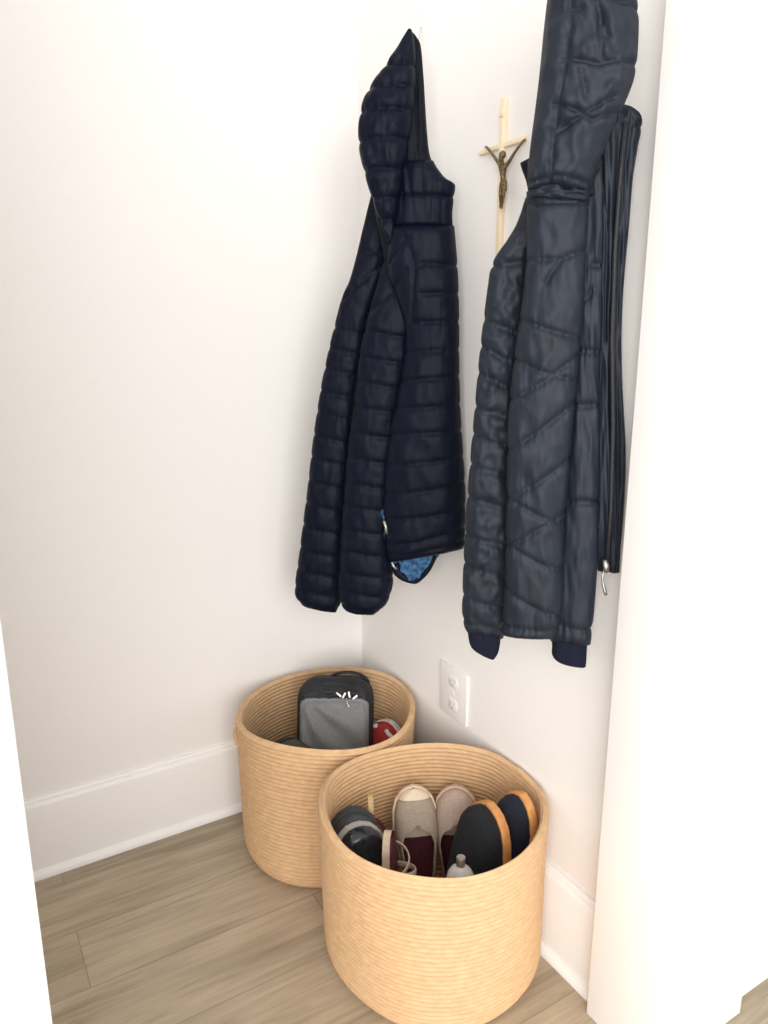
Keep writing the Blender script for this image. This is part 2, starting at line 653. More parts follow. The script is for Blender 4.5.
# ---------------------------------------------------------------- shoes
def interp(tab, s):
    for (a, va), (b, vb) in zip(tab[:-1], tab[1:]):
        if s <= b:
            t = (s - a) / (b - a)
            t = t * t * (3 - 2 * t) * 0.5 + t * 0.5
            return va + (vb - va) * t
    return tab[-1][1]


HW = [(0, 0.0), (0.015, 0.26), (0.05, 0.46), (0.12, 0.62), (0.3, 0.68), (0.5, 0.82), (0.68, 1.0), (0.82, 0.97), (0.9, 0.84), (0.955, 0.6), (0.985, 0.34), (1.0, 0.0)]
TOP = [(0, 0.72), (0.1, 0.74), (0.3, 0.72), (0.45, 0.95), (0.55, 1.0), (0.7, 0.78), (0.85, 0.6), (0.94, 0.5), (1.0, 0.28)]


def shoe_matrix(toe, tdir, ndir, L):
    t = Vector(tdir).normalized()
    n = Vector(ndir)
    n = (n - t * n.dot(t)).normalized()
    x = n.cross(t)
    heel = Vector(toe) - t * L
    return Matrix(((x.x, n.x, t.x, heel.x), (x.y, n.y, t.y, heel.y), (x.z, n.z, t.z, heel.z), (0, 0, 0, 1)))


def shoe(name, label, cat, group, toe, tdir, ndir, L, W, Ht, upper, lining, sole, ts, open_s=0.5, over=1.05, cap=None, cap_s=0.86, lace=None, stripe=None):
    th = thing(name, (0, 0, 0), label, cat, group, shoe_matrix(toe, tdir, ndir, L))
    hw = lambda s: W / 2 * interp(HW, s)
    tp = lambda s: Ht * interp(TOP, s)

    def op(s):
        if s >= open_s: return 0.0
        o = min(1.0, ((open_s - s) / 0.16)) ** 0.5 * 0.62
        return o

    def up(s, a, inset=0.0):
        ph = a * math.pi / 2
        x = (hw(s) - inset) * math.copysign(abs(math.sin(ph)) ** 0.8, a)
        y = max(0.001, tp(s) - inset) * max(0, math.cos(ph)) ** 0.62
        return Vector((x, y, s * L))
    NS, NA = 44, 12

    def srow(i): return 0.5 - 0.5 * math.cos(math.pi * i / NS)
    ss = [srow(i) for i in range(NS + 1)]
    vs = []; fs = []
    for s in ss:
        o = op(s)
        for sd in (-1, 1):
            for k in range(NA + 1):
                a = o + (1 - o) * k / NA
                vs.append(up(s, sd * a))
    row = 2 * (NA + 1)
    for i in range(NS):
        for sd in (0, 1):
            for k in range(NA):
                p = i * row + sd * (NA + 1) + k
                fs.append([p, p + 1, p + row + 1, p + row])
    mb = MB().add(vs, fs)
    bm = bmesh.new()
    me = bpy.data.meshes.new('upper')
    me.from_pydata(mb.v, [], mb.f)
    bm.from_mesh(me)
    bmesh.ops.remove_doubles(bm, verts=bm.verts[:], dist=0.0004)
    bmesh.ops.dissolve_degenerate(bm, edges=bm.edges[:], dist=0.0001)
    bmesh.ops.recalc_face_normals(bm, faces=bm.faces[:])
    # point the normals outward (away from the axis)
    sm = sum(f_.normal.dot(f_.calc_center_median() - Vector((0, 0.2 * Ht, L / 2))) for f_ in bm.faces)
    if sm < 0: bmesh.ops.reverse_faces(bm, faces=bm.faces[:])
    bm.to_mesh(me)
    bm.free()
    me.materials.append(upper); me.materials.append(lining)
    me.polygons.foreach_set('use_smooth', [True] * len(me.polygons))
    o = bpy.data.objects.new('upper', me)
    C.objects.link(o)
    o.parent = th
    md = o.modifiers.new('thick', 'SOLIDIFY')
    md.thickness = 0.0028
    md.offset = -1
    md.material_offset = 1
    md.material_offset_rim = 0
    # sole
    vs = []; fs = []
    sec = [(0, 0.003), (1.0, 0.003), (1.03, 0.0), (1.03, -ts * 0.8), (0.99, -ts), (0, -ts), (-0.99, -ts), (-1.03, -ts * 0.8), (-1.03, 0.0), (-1.0, 0.003)]
    ns = 48
    for i in range(ns + 1):
        s = 0.5 - 0.5 * math.cos(math.pi * i / ns)
        h_ = max(hw(min(max(s, 0.004), 0.9985)), 0.0015) * over
        z = (s - 0.5) * L * (1 + (over - 1) * 0.55) + 0.5 * L
        for a, y in sec: vs.append(Vector((a * h_, y, z)))
    k = len(sec)
    for i in range(ns):
        for j in range(k):
            fs.append([i * k + j, i * k + (j + 1) % k, (i + 1) * k + (j + 1) % k, (i + 1) * k + j])
    fs.append(list(range(k))); fs.append([ns * k + j for j in range(k)])
    MB().add(vs, fs).build('sole', sole, th, True, world=False, angle=45)
    # insole
    vs = []; fs = []
    for i in range(25):
        s = 0.03 + 0.6 * i / 24
        h_ = max(0.002, hw(s) - 0.004)
        for a, y in ((-1, 0.004), (0, 0.0065), (1, 0.004)): vs.append(Vector((a * h_, y, s * L)))
    for i in range(24):
        for j in range(2): fs.append([i * 3 + j, i * 3 + j + 1, i * 3 + j + 4, i * 3 + j + 3])
    MB().add(vs, fs).build('insole', lining, th, True, world=False)
    if cap:
        # toe cap, a skin just outside the upper
        vs = []; fs = []
        for i in range(15):
            s = cap_s + (1 - cap_s) * math.sin(math.pi / 2 * i / 14)
            for k in range(21):
                a = -1 + 2 * k / 20
                s2 = s if s > cap_s else cap_s
                p = up(min(s2 + 0.03 * (1 - abs(a)) * (1 - i / 14) * 0, 1), a, -0.0016)
                p.z += 0.0012
                vs.append(p)
        for i in range(14):
            for k in range(20):
                q = i * 21 + k
                fs.append([q, q + 1, q + 22, q + 21])
        MB().add(vs, fs).build('toe_cap', cap, th, True, world=False)
    if stripe:
        for s0 in (0.78, 0.88):
            for sd in (-1, 1):
                mb = MB()
                pts = [up(s0 + 0.08 * (1 - q), sd * (0.25 + 0.7 * q), -0.001) for q in [i / 10 for i in range(11)]]
                mb.tube(pts, 0.005, 8, flat=1.0)
                mb.build('stripe', stripe, th, True, world=False)
    if lace:
        mb = MB()
        for q in range(4):
            s0 = open_s + 0.02 + q * 0.045
            pts = [up(min(s0, 0.95), -0.4 + 0.8 * i / 10, -0.003) for i in range(11)]
            mb.tube(pts, 0.0028, 6)
        mb.build('lace', lace, th, True, world=False)
    return th


CV = (-0.55, -0.78, 0.35)      # roughly towards the viewer, from the baskets
shoe('slip_on_shoe', 'taupe slip-on shoe with cream toe and maroon lining, toe up in the front basket', 'shoe',
     'taupe slip-on pair', at_z(413, 787, 0.268), (0.10, 0.30, 0.95), (-0.45, -0.85, 0.3), 0.258, 0.086, 0.062,
     M['taupe'], M['maroon'], M['cream'], 0.012, open_s=0.74, cap=M['cream'], cap_s=0.93)
shoe('slip_on_shoe', 'rosy taupe slip-on shoe between the cream-toed shoe and the black shoes', 'shoe',
     'taupe slip-on pair', at_z(455, 787, 0.262), (0.12, 0.26, 0.95), (-0.6, -0.75, 0.3), 0.252, 0.086, 0.062,
     M['mauve'], M['maroon'], M['beige'], 0.012, open_s=0.74)
shoe('suede_shoe', 'black suede shoe with orange sole edge, nearer and lower of the black pair', 'shoe',
     'black suede pair', at_z(487, 805, 0.312), (0.10, 0.14, 0.97), (-0.98, 0.10, 0.12), 0.297, 0.115, 0.075,
     M['blacksuede'], M['black'], M['orange'], 0.014, open_s=0.45, over=1.05)
shoe('suede_shoe', 'blue-black suede shoe with orange sole edge, leaning on the right side of the front basket', 'shoe',
     'black suede pair', at_z(520, 796, 0.329), (0.10, -0.02, 0.985), (-0.98, 0.10, 0.12), 0.30, 0.096, 0.05,
     M['navysuede'], M['black'], M['orange'], 0.013, open_s=0.45, over=1.05)
shoe('sneaker', 'charcoal mesh sneaker toe at the left of the front basket', 'shoe', None,
     at_z(352, 811, 0.285), (-0.02, 0.12, 0.97), (-0.35, -0.85, 0.4), 0.26, 0.092, 0.06,
     M['greymesh'], M['black'], M['greymesh'], 0.014, open_s=0.5)
shoe('sneaker', 'glossy black shoe with light grey edge in front of the charcoal sneaker', 'shoe', None,
     at_z(348, 830, 0.278), (-0.42, 0.10, 0.90), (-0.30, -0.80, 0.5), 0.24, 0.092, 0.052,
     M['glossblack'], M['black'], M['ltgrey'], 0.009, open_s=0.5, over=1.05)

# strappy sandal standing on its heel between the dark shoes and the taupe one
def sandal():
    toe = at_z(391, 832, 0.285)
    mtx = shoe_matrix(toe, (0.0, 0.10, 0.99), (0.75, -0.6, 0.15), 0.25)
    th = thing('sandal', (0, 0, 0), 'beige strappy sandal with mauve footbed, beside the glossy black shoe', 'sandal', None, mtx)
    vs = []; fs = []
    ns = 40
    sec = [(1, 0.0), (1, -0.013), (-1, -0.013), (-1, 0.0)]
    for i in range(ns + 1):
        s = 0.5 - 0.5 * math.cos(math.pi * i / ns)
        h_ = max(0.037 * interp(HW, min(max(s, 0.004), 0.998)), 0.002)
        for a, y in sec: vs.append(Vector((a * h_, y, s * 0.25)))
    for i in range(ns):
        for j in range(4): fs.append([i * 4 + j, i * 4 + (j + 1) % 4, i * 4 + 4 + (j + 1) % 4, i * 4 + 4 + j])
    fs.append([0, 1, 2, 3]); fs.append([ns * 4 + j for j in range(4)])
    MB().add(vs, fs).build('sole', M['beige'], th, True, world=False, angle=40)
    vs = []; fs = []
    for i in range(ns + 1):
        s = 0.02 + 0.96 * (0.5 - 0.5 * math.cos(math.pi * i / ns))
        h_ = max(0.034 * interp(HW, min(max(s, 0.01), 0.99)), 0.001)
        vs += [Vector((-h_, 0.0006, s * 0.25)), Vector((h_, 0.0006, s * 0.25)), Vector((h_, 0.0035, s * 0.25)), Vector((-h_, 0.0035, s * 0.25))]
    for i in range(ns):
        for j in range(4): fs.append([i * 4 + j, i * 4 + (j + 1) % 4, i * 4 + 4 + (j + 1) % 4, i * 4 + 4 + j])
    MB().add(vs, fs).build('footbed', M['maroon'], th, True, world=False, angle=40)
    for s0, s1, hgt in ((0.84, 0.72, 0.034), (0.66, 0.74, 0.045)):
        pts = []
        for k in range(19):
            u = k / 18
            x = -0.036 + 0.072 * u
            pts.append(Vector((x * (1 + 0.15 * math.sin(math.pi * u)), hgt * math.sin(math.pi * u) ** 0.6 - 0.004, (s0 + (s1 - s0) * u) * 0.25)))
        MB().tube(pts, 0.0055, 8, flat=0.3, flatdir=(0, 1, 0.01)).build('strap', M['beige'], th, True, world=False)
    return th


sandal()


def flip_flop():
    toe = at_z(373, 795, 0.283)
    mtx = shoe_matrix(toe, (0.0, 0.06, 0.99), (0.85, -0.45, 0.1), 0.25)
    th = thing('flip_flop', (0, 0, 0), 'slim tan sandal sole seen edge-on behind the charcoal sneaker', 'sandal', None, mtx)
    vs = []; fs = []
    ns = 40
    sec = [(1, 0.0), (1, -0.010), (-1, -0.010), (-1, 0.0)]
    for i in range(ns + 1):
        s = 0.5 - 0.5 * math.cos(math.pi * i / ns)
        h_ = max(0.026 * interp(HW, min(max(s, 0.004), 0.998)), 0.004)
        for a, y in sec: vs.append(Vector((a * h_, y, s * 0.25)))
    for i in range(ns):
        for j in range(4): fs.append([i * 4 + j, i * 4 + (j + 1) % 4, i * 4 + 4 + (j + 1) % 4, i * 4 + 4 + j])
    fs.append([0, 1, 2, 3]); fs.append([ns * 4 + j for j in range(4)])
    MB().add(vs, fs).build('sole', M['tan'], th, True, world=False, angle=40)
    for sd in (-1, 1):
        pts = []
        for k in range(13):
            u = k / 12
            pts.append(Vector((sd * 0.024 * u, 0.024 * math.sin(math.pi * u) ** 0.7 - 0.003, (0.80 - 0.30 * u) * 0.25)))
        MB().tube(pts, 0.005, 8, flat=0.45, flatdir=(0, 1, 0.01)).build('strap', M['maroon'], th, True, world=False)


flip_flop()

# small glass bottle with a silver cap, at the front of the front basket
def bottle():
    p = at_z(461, 857, 0.318)
    p.z = 0.0135
    th = thing('glass_bottle', p, 'small clear glass bottle with a silver cap at the front of the front basket', 'bottle')
    prof = [(0.019, 0.0), (0.0225, 0.003), (0.0235, 0.012), (0.0235, 0.262), (0.0215, 0.273), (0.0165, 0.281), (0.0095, 0.287), (0.0066, 0.290), (0.0066, 0.296)]
    MB().lathe(prof, 24, Matrix.Translation(p)).build('bottle_body', M['glass'], th, True, angle=50)
    MB().lathe([(0.0072, 0.288), (0.0076, 0.289), (0.0076, 0.303), (0.007, 0.3045), (0.003, 0.3048)], 20, Matrix.Translation(p)).build('bottle_cap', M['metal'], th, True, angle=40)
    return th


bottle()

# contents of the back basket
shoe('sneaker', 'red sneaker with white stripes beside the backpack in the back basket', 'shoe', None,
     at_z(389, 722, 0.262), (0.25, 0.0, 0.90), (-0.75, -0.35, 0.55), 0.25, 0.095, 0.06,
     M['red'], M['black'], M['white'], 0.014, open_s=0.48, stripe=M['white'])
shoe('canvas_shoe', 'dark olive shoe at the left of the backpack in the back basket', 'shoe', None,
     at_z(277, 748, 0.275), (-0.6, 0.1, 0.72), (0.0, -0.75, 0.6), 0.25, 0.09, 0.06,
     M['olive'], M['black'], M['black'], 0.013, open_s=0.5)


def backpack():
    # local frame: x = right, y = towards the viewer (front of the pack), z = up
    z0 = 0.335
    n = Vector((-0.50, -0.80, 0.34)).normalized()
    up = Vector((0.02, 0.20, 1)); up = (up - n * up.dot(n)).normalized()
    x = n.cross(up) * -1
    x = up.cross(n) * -1 if False else Vector((0.845, -0.53, 0))
    x = (x - n * x.dot(n)).normalized()
    up = n.cross(x) if n.cross(x).z > 0 else x.cross(n)
    tp = at_z(335, 689, 0.352)
    hgt = 0.335
    o = tp - up * hgt
    mtx = Matrix(((x.x, n.x, up.x, o.x), (x.y, n.y, up.y, o.y), (x.z, n.z, up.z, o.z), (0, 0, 0, 1)))
    th = thing('backpack', (0, 0, 0), 'small black and grey backpack standing in the back basket', 'backpack', None, mtx)
    W, D = 0.176, 0.08

    def shell(wf, y0, y1, ztop, zbot, rtop, nq=14, inset=0.0):
        """rounded-top slab outline extruded from y0 to y1 with soft edges"""
        out = []
        w = W / 2 * wf
        for k in range(nq + 1):
            a = math.pi / 2 * k / nq
            out.append((w - rtop + rtop * math.cos(a) ** 0.85, ztop - rtop + rtop * math.sin(a) ** 0.85))
        prof = [(p[0], p[1]) for p in out]
        prof = [(w * 0.985, zbot), (w * 1.0, (zbot + ztop) * 0.5)] + prof
        full = prof + [(-a, b) for a, b in prof[::-1]]
        return full

    def slab(full, y0, y1, soft, name, m, bulge=0.0, parent=th):
        vs = []; fs = []
        k = len(full)
        cz = sum(p[1] for p in full) / k
        lay = [(0.90, y0), (0.97, y0 + soft * 0.3), (1.0, y0 + soft), (1.0, y1 - soft), (0.97, y1 - soft * 0.3), (0.90, y1)] + [(0.90 - 0.85 * q / 14, y1 + bulge * math.sin(math.pi / 2 * q / 14)) for q in range(1, 15)]
        for sc, y in lay:
            for a, b in full:
                wv = 0.0
                if sc < 0.9 and bulge: wv = 0.026 * (0.5 - abs(noise.noise(Vector(((a * sc + 0.5 * (cz + (b - cz) * sc)) * 22, (b * sc - a * sc) * 5, 3.0)))))
                vs.append(Vector((a * sc, y + wv, cz + (b - cz) * sc)))
        for i in range(len(lay) - 1):
            for j in range(k):
                fs.append([i * k + j, i * k + (j + 1) % k, (i + 1) * k + (j + 1) % k, (i + 1) * k + j])
        fs.append(list(range(k))); fs.append([(len(lay) - 1) * k + j for j in range(k)])
        return MB().add(vs, fs).build(name, m, parent, True, world=False, angle=60)
    slab(shell(1.0, 0, 0, 0.36, 0.0, 0.055), -D, 0.0, 0.012, 'body', M['black'], 0.004)
    slab(shell(0.90, 0, 0, 0.317, 0.03, 0.022), -0.006, 0.016, 0.008, 'front_pocket', M['heather'], 0.0)
    vs = []; fs = []
    NX, NZ = 48, 70
    for i in range(NZ + 1):
        for j in range(NX + 1):
            u = 2 * j / NX - 1; v = 2 * i / NZ - 1
            xx = u * 0.077 * (1 - 0.10 * abs(v) ** 6); zz = 0.174 + v * 0.137 * (1 - 0.05 * abs(u) ** 6)
            edge = max(0, 1 - abs(u) ** 8) * max(0, 1 - abs(v) ** 10)
            # slanting folds that fan out from the upper left corner
            ang = math.atan2(0.33 - zz, xx + 0.085)
            rad = math.hypot(0.33 - zz, xx + 0.085)
            fold = 0.0055 * math.sin(ang * 13 + 0.9 + 1.2 * noise.noise(Vector((xx * 9, zz * 9, 2)))) * min(1, rad / 0.06)
            vs.append(Vector((xx, 0.0145 + 0.014 * edge ** 0.5 + fold * edge + 0.003 * noise.noise(Vector((xx * 40, zz * 30, 7))) * edge, zz)))
    for i in range(NZ):
        for j in range(NX):
            q = i * (NX + 1) + j
            fs.append([q, q + 1, q + NX + 2, q + NX + 1])
    MB().add(vs, fs).build('front_panel', M['heather'], th, True, world=False)
    # zipper arch across the top of the pocket
    pts = []
    for k in range(25):
        a = math.pi * k / 24
        pts.append(Vector((-0.069 * math.cos(a), 0.009, 0.310 + 0.020 * math.sin(a) ** 0.6)))
    MB().tube(pts, 0.0048, 8).build('zipper', M['zip'], th, True, world=False)
    pts = [Vector((-0.0705, 0.008, 0.310 - 0.27 * k / 10)) for k in range(11)]
    mb = MB().tube(pts, 0.004, 8)
    mb.tube([Vector((-p.x, p.y, p.z)) for p in pts], 0.004, 8)
    mb.build('piping', M['black'], th, True, world=False)
    # zip pulls with cord ends
    mb = MB()
    for xx, zz, an in ((0.022, 0.323, 0.5), (0.034, 0.325, -0.2), (0.047, 0.319, 0.9), (0.010, 0.325, -0.9)):
        m2 = Matrix.Translation((xx, 0.019, zz)) @ Matrix.Rotation(an, 4, 'Y')
        mb.box((-0.0024, -0.0016, -0.0075), (0.0024, 0.0016, 0.0075), 0.0008, m2)
    mb.tube([Vector((0.028, 0.021, 0.317)), Vector((0.03, 0.026, 0.307)), Vector((0.034, 0.026, 0.298))], 0.002, 6)
    mb.build('zip_pull', M['metal'], th, True, world=False, angle=40)
    # carry loop and shoulder straps behind
    pts = []
    for k in range(21):
        a = math.pi * k / 20
        pts.append(Vector((0.026 - 0.05 * math.cos(a), -D * 0.55, 0.343 + 0.026 * math.sin(a))))
    MB().tube(pts, 0.010, 8, flat=0.35, flatdir=(0, 0, 1)).build('carry_handle', M['black'], th, True, world=False)
    for sx in (-0.04, 0.04):
        pts = [Vector((sx * (1 + 0.3 * math.sin(math.pi * k / 14)), -D - 0.003 - 0.018 * math.sin(math.pi * k / 14), 0.33 - 0.29 * k / 14)) for k in range(15)]
        MB().tube(pts, 0.016, 8, flat=0.3, flatdir=(0, 1, 0)).build('shoulder_strap', M['black'], th, True, world=False)
    return th


backpack()

# ---------------------------------------------------------------- wall outlet
o0 = at_x(442, 664, WX); o1 = at_x(467, 731, WX)
oz0, oz1 = 0.338, 0.455
oy0 = at_x(442, 690, WX).y; oy1 = at_x(469, 700, WX).y
oc = Vector((WX, (oy0 + oy1) / 2, (oz0 + oz1) / 2))
ot = thing('power_outlet', oc, 'white duplex power outlet low on the right wall above the baskets', 'outlet')
hwid = (oy0 - oy1) / 2
MB().box((WX - 0.006, oc.y - hwid, oz0), (WX, oc.y + hwid, oz1), 0.0022).build('cover_plate', M['plate'], ot, True, angle=50)
for sz in (-0.0265, 0.0265):
    vs = []; fs = []
    ring = []
    for k in range(32):
        a = 2 * math.pi * k / 32
        yy = 0.0175 * math.cos(a); zz = max(-0.0135, min(0.0135, 0.0175 * math.sin(a)))
        ring.append((yy, zz))
    for sc, xx in ((1.0, -0.0055), (1.0, -0.0064), (0.94, -0.0070)):
        for a, b in ring: vs.append(Vector((WX + xx, oc.y + a * sc, oc.z + sz + b * sc)))
    for i in range(2):
        for k in range(32): fs.append([i * 32 + k, i * 32 + (k + 1) % 32, i * 32 + 32 + (k + 1) % 32, i * 32 + 32 + k])
    fs.append([64 + k for k in range(32)]); fs.append([k for k in range(32)])
    rc = MB().add(vs, fs).build('receptacle', M['plate'], ot, True, angle=40)
    mb = MB()
    for dy in (-0.0062, 0.0062):
        mb.box((WX - 0.0072, oc.y + dy - 0.0009, oc.z + sz - 0.001), (WX - 0.0066, oc.y + dy + 0.0009, oc.z + sz + 0.0075))
    mb.tube([(WX - 0.0072, oc.y, oc.z + sz - 0.0075), (WX - 0.0066, oc.y, oc.z + sz - 0.0075)], 0.0022, 12)
    mb.build('slot', M['slot'], rc, False)
MB().lathe([(0.003, -0.0002), (0.0028, 0.0008), (0.001, 0.0011)], 16,
           Matrix.Translation((WX - 0.0058, oc.y, oc.z)) @ Matrix.Rotation(-math.pi / 2, 4, 'Y')).build('screw', M['plate'], ot)

# ---------------------------------------------------------------- crucifix
def crucifix():
    top = at_x(507, 98, WX); bot_y = at_x(501, 245, WX).y
    cyy = (top.y + bot_y) / 2
    zb = at_x(501, 262, WX).z
    th = thing('crucifix', (WX, cyy, zb), 'slim gilt crucifix with a bronze figure hanging between the two jackets', 'crucifix')
    hw_ = 0.0056
    MB().box((WX - 0.009, cyy - hw_, zb), (WX, cyy + hw_, top.z), 0.0015).build('upright', M['gold'], th, True, angle=40)
    a = at_x(482, 150, WX); b = at_x(527, 139, WX)
    zc = at_x(505, 146, WX).z
    MB().box((WX - 0.0085, b.y, zc - 0.0042), (WX - 0.0005, a.y, zc + 0.0042), 0.0015).build('crossbar', M['gold'], th, True, angle=40)
    # small plate at the top
    MB().box((WX - 0.0105, cyy - 0.006, top.z - 0.030), (WX - 0.006, cyy + 0.006, top.z - 0.020), 0.001).build('title_plate', M['gold'], th, True, angle=40)
    # figure: one continuous skinned body
    def w(px, py, x=-0.018): return at_x(px, py, WX + x)
    J = {'pelvis': (w(503.5, 183), .0052), 'waist': (w(503, 177), .0046), 'chest': (w(503, 168, -0.020), .0062), 'neck': (w(502, 162.5, -0.020), .0034),
         'head': (w(501, 158.5, -0.024), .0046), 'crown': (w(500.6, 154.5, -0.025), .0040),
         'shl': (w(498.8, 163.0), .0034), 'ell': (w(493, 155), .0025), 'hal': (w(487, 147.5, -0.013), .0022), 'fil': (w(484.8, 146.6, -0.012), .0015),
         'shr': (w(507.4, 164.5), .0034), 'elr': (w(515, 152.0), .0025), 'har': (w(523, 141.0, -0.013), .0022), 'fir': (w(526, 139.0, -0.012), .0015),
         'hpl': (w(501.4, 185), .0040), 'knl': (w(500.4, 194, -0.024), .0033), 'anl': (w(500.6, 203, -0.016), .0022), 'tol': (w(500.0, 208, -0.022), .0019),
         'hpr': (w(505.4, 185.5), .0040), 'knr': (w(503.2, 194.5, -0.025), .0033), 'anr': (w(502.2, 203.5, -0.018), .0022), 'tor': (w(501.8, 208.5, -0.024), .0019)}
    names = list(J)
    ed = [('pelvis', 'waist'), ('waist', 'chest'), ('chest', 'neck'), ('neck', 'head'), ('head', 'crown'), ('chest', 'shl'), ('shl', 'ell'), ('ell', 'hal'), ('hal', 'fil'),
          ('chest', 'shr'), ('shr', 'elr'), ('elr', 'har'), ('har', 'fir'), ('pelvis', 'hpl'), ('hpl', 'knl'), ('knl', 'anl'), ('anl', 'tol'),
          ('pelvis', 'hpr'), ('hpr', 'knr'), ('knr', 'anr'), ('anr', 'tor')]
    me = bpy.data.meshes.new('figure')
    base = Vector((WX, cyy, zb))
    me.from_pydata([J[n][0] - base for n in names], [(names.index(a), names.index(b)) for a, b in ed], [])
    o = bpy.data.objects.new('figure', me)
    C.objects.link(o)
    o.parent = th
    md = o.modifiers.new('skin', 'SKIN')
    md.use_smooth_shade = True
    sv = me.skin_vertices[0].data
    for i, n in enumerate(names):
        sv[i].radius = (J[n][1], J[n][1])
        sv[i].use_root = (i == 0)
    o.modifiers.new('sub', 'SUBSURF').levels = 2
    o.modifiers['sub'].render_levels = 2
    me.materials.append(M['bronze'])
    # loincloth and hair
    mb = MB()
    c0 = w(503.4, 181.5)
    dn = (w(503.2, 191) - c0)
    n_ = 20
    vs = []; fs = []
    for i, (q, rr) in enumerate(((0, .0060), (0.15, .0068), (0.5, .0070), (0.85, .0074), (1.0, .0072), (1.0, .005))):
        for k in range(n_):
            a_ = 2 * math.pi * k / n_
            r2 = rr * (1 + 0.08 * math.sin(5 * a_ + i))
            vs.append(c0 + dn * q + Vector((0.8 * r2 * math.cos(a_), 1.05 * r2 * math.sin(a_), 0)))
    for i in range(5):
        for k in range(n_): fs.append([i * n_ + k, i * n_ + (k + 1) % n_, (i + 1) * n_ + (k + 1) % n_, (i + 1) * n_ + k])
    fs.append(list(range(n_))); fs.append([5 * n_ + k for k in range(n_)])
    mb.add(vs, fs).build('loincloth', M['bronze'], o, True, angle=60)
    hd = J['crown'][0]
    vs = []; fs = []
    for i in range(9):
        v_ = math.pi * i / 8
        for k in range(16):
            a_ = 2 * math.pi * k / 16
            rr = 0.0062 * math.sin(v_) * (1 + 0.1 * math.sin(6 * a_))
            vs.append(hd + Vector((0.004 + 0.8 * rr * math.cos(a_), rr * math.sin(a_), 0.0066 * math.cos(v_))))
    for i in range(8):
        for k in range(16): fs.append([i * 16 + k, i * 16 + (k + 1) % 16, (i + 1) * 16 + (k + 1) % 16, (i + 1) * 16 + k])
    MB().add(vs, fs).build('hair', M['bronze'], o, True)


crucifix()

# ---------------------------------------------------------------- coat hooks
def coat_hook(y, z, tip, label):
    th = thing('coat_hook', (WX, y, z), label, 'hook', None)
    MB().box((WX - 0.004, y - 0.007, z - 0.02), (WX, y + 0.007, z + 0.02), 0.0015).build('back_plate', M['hook'], th, True, angle=40)
    pts = []
    for k in range(13):
        u = k / 12
        p = Vector((WX - 0.003, y, z - 0.012)).lerp(tip, u)
        p.z += -0.010 * math.sin(math.pi * u)
        pts.append(p)
    mb = MB().tube(pts, 0.0035, 10)
    mb.build('prong', M['hook'], th, True, angle=60)


# ---------------------------------------------------------------- left jacket
P1 = Vector((-0.03, -0.34 * H, 0)); D1 = Vector((-0.75, 0.66, 0))
PL1 = (P1, D1)
hk = on_plane(412, 34, P1, Vector((-0.66, -0.75, 0)))
hw1 = at_x(420.5, 17, WX)
coat_hook(hw1.y, hw1.z, on_plane(411, 46, P1, Vector((-0.66, -0.75, 0))), 'white coat hook holding the left navy jacket by its hood')
jl = thing('puffer_jacket', (hk.x, hk.y, hk.z), 'left navy puffer jacket with narrow horizontal quilting and blue patterned lining', 'jacket', 'hooded jackets on the right wall')


def hs(ys, xl, xr, sl):
    """quilt seams: one sloping line per y (y at xl, y + sl at xr)"""
    return [[(xl, y), (xr, y + sl)] for y in ys]


# back/inner side of the hood and collar (darker, behind)
cloth_panel('hood_lining', M['dark_lining'], jl,
            [(408, 33, 413, 33), (408, 42, 420, 43), (408, 70, 423, 72), (406, 100, 425, 104), (402, 130, 427, 134), (400, 150, 430, 156), (398, 166, 438, 172), (394, 190, 449, 184)],
            PL1, off=0.004, T=0.016, Tb=0.012, seams=[[(418, 36), (418, 150), (425, 190)]], A=0.004, w=5, wr=0.003, wf=(0.11, 0.02), seed=4, end=8)
cloth_panel('collar', M['navy'], jl,
            [(404, 160, 433, 161), (400, 170, 437, 168), (398, 179, 445, 178), (397, 185, 453, 183), (396.5, 190, 455, 187), (396, 200, 453.5, 199), (393, 215, 452, 214), (390, 231, 453, 231)],
            PL1, off=0.010, T=0.024, Tb=0.014, seams=hs([197], 380, 460, 0) + hs([229], 380, 460, 1), A=0.006, w=7, wr=0.0025, wf=(0.10, 0.02), seed=5, end=8, gather=0.003)
# outer sleeve at the left
SL1 = [(372, 193, 386, 200), (367, 214, 387, 222), (352, 275, 386, 270), (341, 303, 374, 305), (325, 370, 361, 365), (315, 430, 354, 425), (308, 490, 348, 487), (301, 545, 344, 545), (296, 582, 342, 585), (297, 596, 341, 602), (306, 606, 336, 612)]
cloth_panel('sleeve', M['navy'], jl, SL1, PL1, off=-0.045, T=0.030, Tb=0.024,
            seams=hs([318, 339, 360, 383, 405, 428, 451, 474, 497, 520, 543, 564, 583, 597], 290, 400, 24) + [[(345, 300), (385, 265)], [(362, 255), (392, 250)]],
            A=0.006, w=7, wr=0.0018, wf=(0.05, 0.04), seed=1, nv=190, gather=0.002)
# second sleeve, in front of the first
SL2 = [(384, 262, 400, 262), (376, 290, 412, 290), (368, 318, 416, 318), (360, 355, 410, 360), (355, 400, 402, 405), (348, 450, 396, 455), (344, 500, 392, 505), (341, 540, 391, 540), (339, 575, 393, 572), (339, 592, 392, 588), (343, 605, 386, 604), (354, 613, 374, 614)]
cloth_panel('sleeve', M['navy'], jl, SL2, PL1, off=-0.012, T=0.032, Tb=0.026,
            seams=hs([325, 351, 376, 401, 427, 452, 477, 500, 523, 545, 566, 585, 600], 335, 415, 14) + [[(372, 312), (415, 275)]],
            A=0.006, w=7, wr=0.0018, wf=(0.05, 0.04), seed=2, nv=190, gather=0.002)
